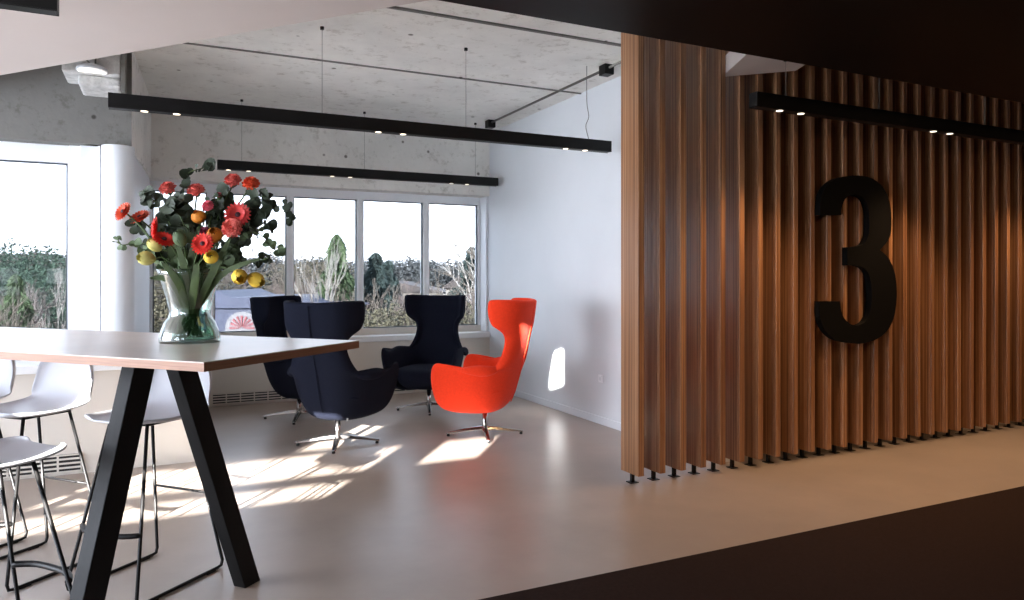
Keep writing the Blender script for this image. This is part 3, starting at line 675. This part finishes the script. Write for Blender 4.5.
def bare_mesh(seed, h, lev=5, spread=.55):
    rnd = random.Random(seed); m = MB()
    def br(p, d, L, r, l):
        pts = [p]; q = p; dd = d
        for i in range(3):
            dd = (dd+Vector((rnd.uniform(-.15, .15), rnd.uniform(-.15, .15), rnd.uniform(-.02, .12)))).normalized(); q = q+dd*L/3; pts.append(q)
        m.tube(pts, [r, r*.85, r*.72, r*.6], 4 if l < lev else 5)
        if l == 0: return
        for i in range(3 if l > 1 else 4):
            a = rnd.uniform(0, 2*pi); s_ = spread*rnd.uniform(.6, 1.3); o_ = dd.orthogonal().normalized(); o2 = dd.cross(o_)
            nd = (dd+(o_*cos(a)+o2*sin(a))*s_*1.2+Vector((0, 0, .12))).normalized()
            br(pts[rnd.choice((2, 3, 3))], nd, L*rnd.uniform(.6, .82), r*.64, l-1)
    br(Vector((0, 0, 0)), Vector((0, 0, 1)), h*.33, h*.014, lev)
    return m
def leafy_mesh(seed, h, w_, n, leaf, conic=False, z0=.1):
    rnd = random.Random(seed); m = MB()
    for i in range(n):
        t = rnd.random()**(.8 if conic else 1); a = rnd.uniform(0, 2*pi)
        if conic:
            R_ = w_*(1-t*.97)*(.3+.7*rnd.random()**.6)*(1+.35*sin(t*46+2*sin(a*2)))*(1+.22*sin(a*5+t*30)); z = h*(z0+(1-z0)*t); c = Vector((R_*cos(a), R_*sin(a), z-R_*.25)); nd = Vector((cos(a)*.7, sin(a)*.7, -.35))
        else:
            u = rnd.uniform(-1, 1); rr = (rnd.random()**.4)*(1+.22*sin(a*3+seed)*cos(u*5)); sxy = math.sqrt(1-u*u)
            c = Vector((w_*rr*sxy*cos(a), w_*rr*sxy*sin(a), h*(.5+z0/2)+h*(.5-z0/2)*rr*u)); nd = Vector((rnd.uniform(-1, 1), rnd.uniform(-1, 1), rnd.uniform(-.3, 1)))
        nd = nd.normalized(); s_ = nd.cross(Vector((rnd.uniform(-1, 1), rnd.uniform(-1, 1), rnd.uniform(-1, 1)))).normalized(); L_ = leaf*rnd.uniform(.6, 1.4)
        b = len(m.v); m.v += [c-s_*L_*.35, c+nd*L_, c+s_*L_*.35, c-nd*L_*.4+s_.cross(nd)*L_*.2]; m.f.append([b, b+1, b+2, b+3])
    return m
protos = {}
def tree(kind, px, ytop, Z, label, wscale=1):
    base_ = P(px, 0, Z); top = P(px, ytop, Z).z; H = top-GZ
    if kind not in protos:
        r = thing('tree', '', 'tree'); k0 = kind.split('_')[0]; sd_ = sum(map(ord, kind))
        if k0 == 'bare': bare_mesh(sd_, 10).build('branches', TM['bark'], r)
        if k0 == 'birch': bare_mesh(sd_, 10, 5, .4).build('branches', TM['birch'], r)
        if k0 == 'mauve': bare_mesh(sd_, 10, 6, .75).build('branches', TM['pinkb'], r)
        if k0 in ('con', 'cond'):
            MB().tube([(0, 0, 0), (0, 0, 9.6)], [.2, .03], 7).build('trunk', TM['barkd'], r); leafy_mesh(sd_, 10, 2.8, 12000, .24, True).build('foliage', TM[k0], r)
        if k0 in ('ever', 'bush', 'haze'):
            MB().tube([(0, 0, 0), (.1, 0, 3), (0, .1, 7)], [.25, .18, .06], 7).build('trunk', TM['barkd'], r)
            leafy_mesh(sd_, 10, 4.2, 22000, .13 if k0 != 'haze' else .22, False, .08).build('foliage', TM[k0], r)
        protos[kind] = r; o = r
    else: o = copy_tree(protos[kind])
    o['label'] = label; o['group'] = 'trees outside the windows'; o.location = (base_.x, base_.y, GZ); k = H/10; o.scale = (k*wscale, k*wscale, k); o.rotation_euler = (0, 0, random.uniform(0, 6.28))
    return o
for a in (
 ('ever_a', 8, 240, 42, 'rounded evergreen crown at the left edge of the left window'),
 ('ever_b', 48, 250, 48, 'dark evergreen beside the frame in the left window'),
 ('ever_a', 28, 262, 34, 'mid-green evergreen in the middle of the left window'),
 ('con_a', 16, 276, 24, 'light green conifer low in the left window', .8),
 ('mauve_a', 42, 262, 26, 'bare mauve-twigged tree low in the left window', .8),
 ('birch_a', 50, 255, 30, 'pale-barked bare tree in the left window', .6),
 ('mauve_b', 60, 238, 60, 'hazy bare crown above the evergreens in the left window'),
 ('mauve_b', 14, 225, 62, 'hazy bare crown at the top left of the left window'),
 ('bush_a', 165, 262, 34, 'olive shrub-like tree behind the vase at left'),
 ('bare_a', 200, 225, 36, 'bare tree behind the bouquet'),
 ('mauve_a', 245, 250, 40, 'bare willow-like tree right of the bouquet'),
 ('bare_b', 262, 232, 32, 'bare branched tree beside the bouquet in the far window'),
 ('bush_b', 312, 258, 42, 'yellowish thicket tree in the second far pane', .9),
 ('mauve_b', 295, 248, 33, 'fine-twigged bare tree at the left of the second far pane', .9),
 ('bare_c', 306, 243, 28, 'bare fine-twigged tree in front of the yellowish thicket'),
 ('con_b', 337, 236, 27, 'green conifer with pale trunk in the second far pane', .8),
 ('birch_b', 347, 232, 25, 'slender pale bare tree right beside the green conifer', .45),
 ('cond_a', 376, 254, 30, 'blue-green conifer at the left of the third far pane', .9),
 ('cond_a', 388, 262, 34, 'smaller blue-green conifer behind the third pane conifer', .9),
 ('mauve_a', 405, 262, 38, 'bare mauve tree in the third far pane'),
 ('bare_a', 412, 272, 24, 'tangled bare tree low in the third far pane'),
 ('bare_b', 452, 216, 26, 'tall bare tree rising behind the mullion of the last pane', 1.3),
 ('birch_b', 462, 226, 31, 'pale tall bare tree at the left of the last far pane', 1.2),
 ('mauve_b', 455, 262, 34, 'bare mauve tree low in the last far pane'),
 ('bare_c', 418, 252, 44, 'distant bare tree left of the last mullion'),
 ('cond_b', 472, 248, 40, 'dark conifer at the right of the last far pane'),
 ('mauve_a', 372, 274, 26, 'short bare tree at the left edge of the third far pane', .9),
 ('bare_c', 392, 266, 22, 'bare tree with arching twigs in the middle of the third far pane', .8),
 ('mauve_b', 424, 268, 29, 'bare tree hidden partly by the last mullion', .9),
 ('bare_a', 452, 258, 24, 'bare tree at the middle of the last far pane', .8),
 ('bare_b', 466, 270, 27, 'bare tree near the right frame of the last far pane', .8),
 ('bare_a', 322, 262, 24, 'low bare tree beside the green conifer in the second far pane', .8),
 ('mauve_b', 272, 266, 27, 'low bare tree right of the drooping tulips', .9),
 ('bare_c', 222, 262, 28, 'low bare tree behind the flower stems', .9),
 ('bare_b', 34, 270, 22, 'low bare tree in the middle of the left window', .7),
 ('bush_a', 440, 300, 22, 'low olive bush under the last far pane'),
 ('bush_a', 392, 304, 22, 'low olive bush under the third far pane'),
): tree(*a)
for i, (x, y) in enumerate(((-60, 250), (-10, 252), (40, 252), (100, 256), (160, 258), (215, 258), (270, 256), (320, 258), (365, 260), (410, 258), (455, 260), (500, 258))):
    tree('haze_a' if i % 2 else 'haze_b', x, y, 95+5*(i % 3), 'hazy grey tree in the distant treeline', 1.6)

# houses and blue hall
blue = mat('blue_cladding', dim(30, 42, 74), .6, var=.08, scale=2); roofm = mat('roof_slate', dim(66, 60, 60), .8, var=.15, scale=3)
cream = mat('house_render', dim(120, 116, 112), .8, var=.08, scale=2); wh = mat('white_sheet', dim(104, 104, 110), .6, var=.03)
def place(px, Z): b = P(px, 0, Z); return (b.x, b.y, GZ)
hb = thing('blue_hall', 'blue hall with shallow pitched roof behind the vase', 'building', place(252, 24), -YAW)
zt = P(0, 297, 24).z-GZ
MB().box(-2.0, 2.9, 0, 4, 0, zt-.35).build('wall', blue, hb)
MB().prism([(-2.2, zt-.36), (3.2, zt-.36), (1.3, zt), (-.6, zt), (-1.15, zt+.22)], -4.2, .2, Matrix(((1, 0, 0, 0), (0, 0, -1, 0), (0, 1, 0, 0), (0, 0, 0, 1)))).build('roof', blue, hb)
ar = thing('arched_canopy', 'white arched canopy with a red radiating spoke emblem by the blue hall', 'canopy', place(242, 22.5), -YAW)
za = P(0, 328, 22.5).z-GZ; Ta = Matrix.Translation((0, 0, za)) @ Matrix(((1, 0, 0, 0), (0, 0, -1, 0), (0, 1, 0, 0), (0, 0, 0, 1)))
MB().prism([(.52*cos(t), .5*sin(t)) for t in [pi*i/24 for i in range(25)]], -1, 0, Ta).box(-.52, .52, 0, 1, 0, za).build('canopy_shell', wh, ar)
emb = MB(); redm = mat('emblem_red', dim(120, 14, 34), .6, var=.05)
for i in range(9):
    a_ = pi*i/8; emb.prism([(.05*cos(a_-.1), .05*sin(a_-.1)), (.38*cos(a_-.09), .38*sin(a_-.09)), (.38*cos(a_+.09), .38*sin(a_+.09)), (.05*cos(a_+.1), .05*sin(a_+.1))], 0, .03, Ta)
emb.build('spoke_emblem', redm, ar)
def house(px, Z, yr, w_, h_r, label):
    o = thing('house', label, 'house', place(px, Z), -YAW); zr = P(0, yr, Z).z-GZ
    MB().box(-w_/2, w_/2, 0, 7, 0, zr-h_r).build('wall', cream, o)
    MB().prism([(-w_/2-.3, zr-h_r), (w_/2+.3, zr-h_r), (0, zr)], -7.3, .3, Matrix(((1, 0, 0, 0), (0, 0, -1, 0), (0, 1, 0, 0), (0, 0, 0, 1)))).build('roof', roofm, o)
    wn = MB()
    for sx in (-.25, .25): wn.box(w_*sx-.5, w_*sx+.5, -.04, .02, zr-h_r-1.8, zr-h_r-.5)
    wn.build('window', M['frame_d'], o)
    return o
house(476, 48, 264, 4.0, 1.6, 'grey gabled house in the last far pane')
house(392, 60, 281, 8, .9, 'low pale-roofed house in the third far pane')

# unseen downlights in the lobby ceiling, added to light the slat fronts
for i, x in enumerate((2.4, 4.0, 5.6, 7.2)):
    t = thing('added_downlight', 'small unseen downlight added in the near-black ceiling to light the slats', 'downlight', (x, 1.5, 2.49), group='unseen downlights added to light the slats')
    MB().lathe([(.045, -.004), (.045, 0)], 24).build('trim_ring', M['black'], t)
    MB().lathe([(.034, -.006), (.034, -.004)], 24).build('lens', M['lamp'], t)
    ld = bpy.data.lights.new('spot', 'SPOT'); ld.energy = 52; ld.color = WARM; ld.spot_size = R(130); ld.spot_blend = 1; ld.shadow_soft_size = .04
    lo = bpy.data.objects.new('spot', ld); COL.objects.link(lo); lo.parent = t; lo.location = (0, 0, -.02); lo.rotation_euler = (R(38), 0, 0)
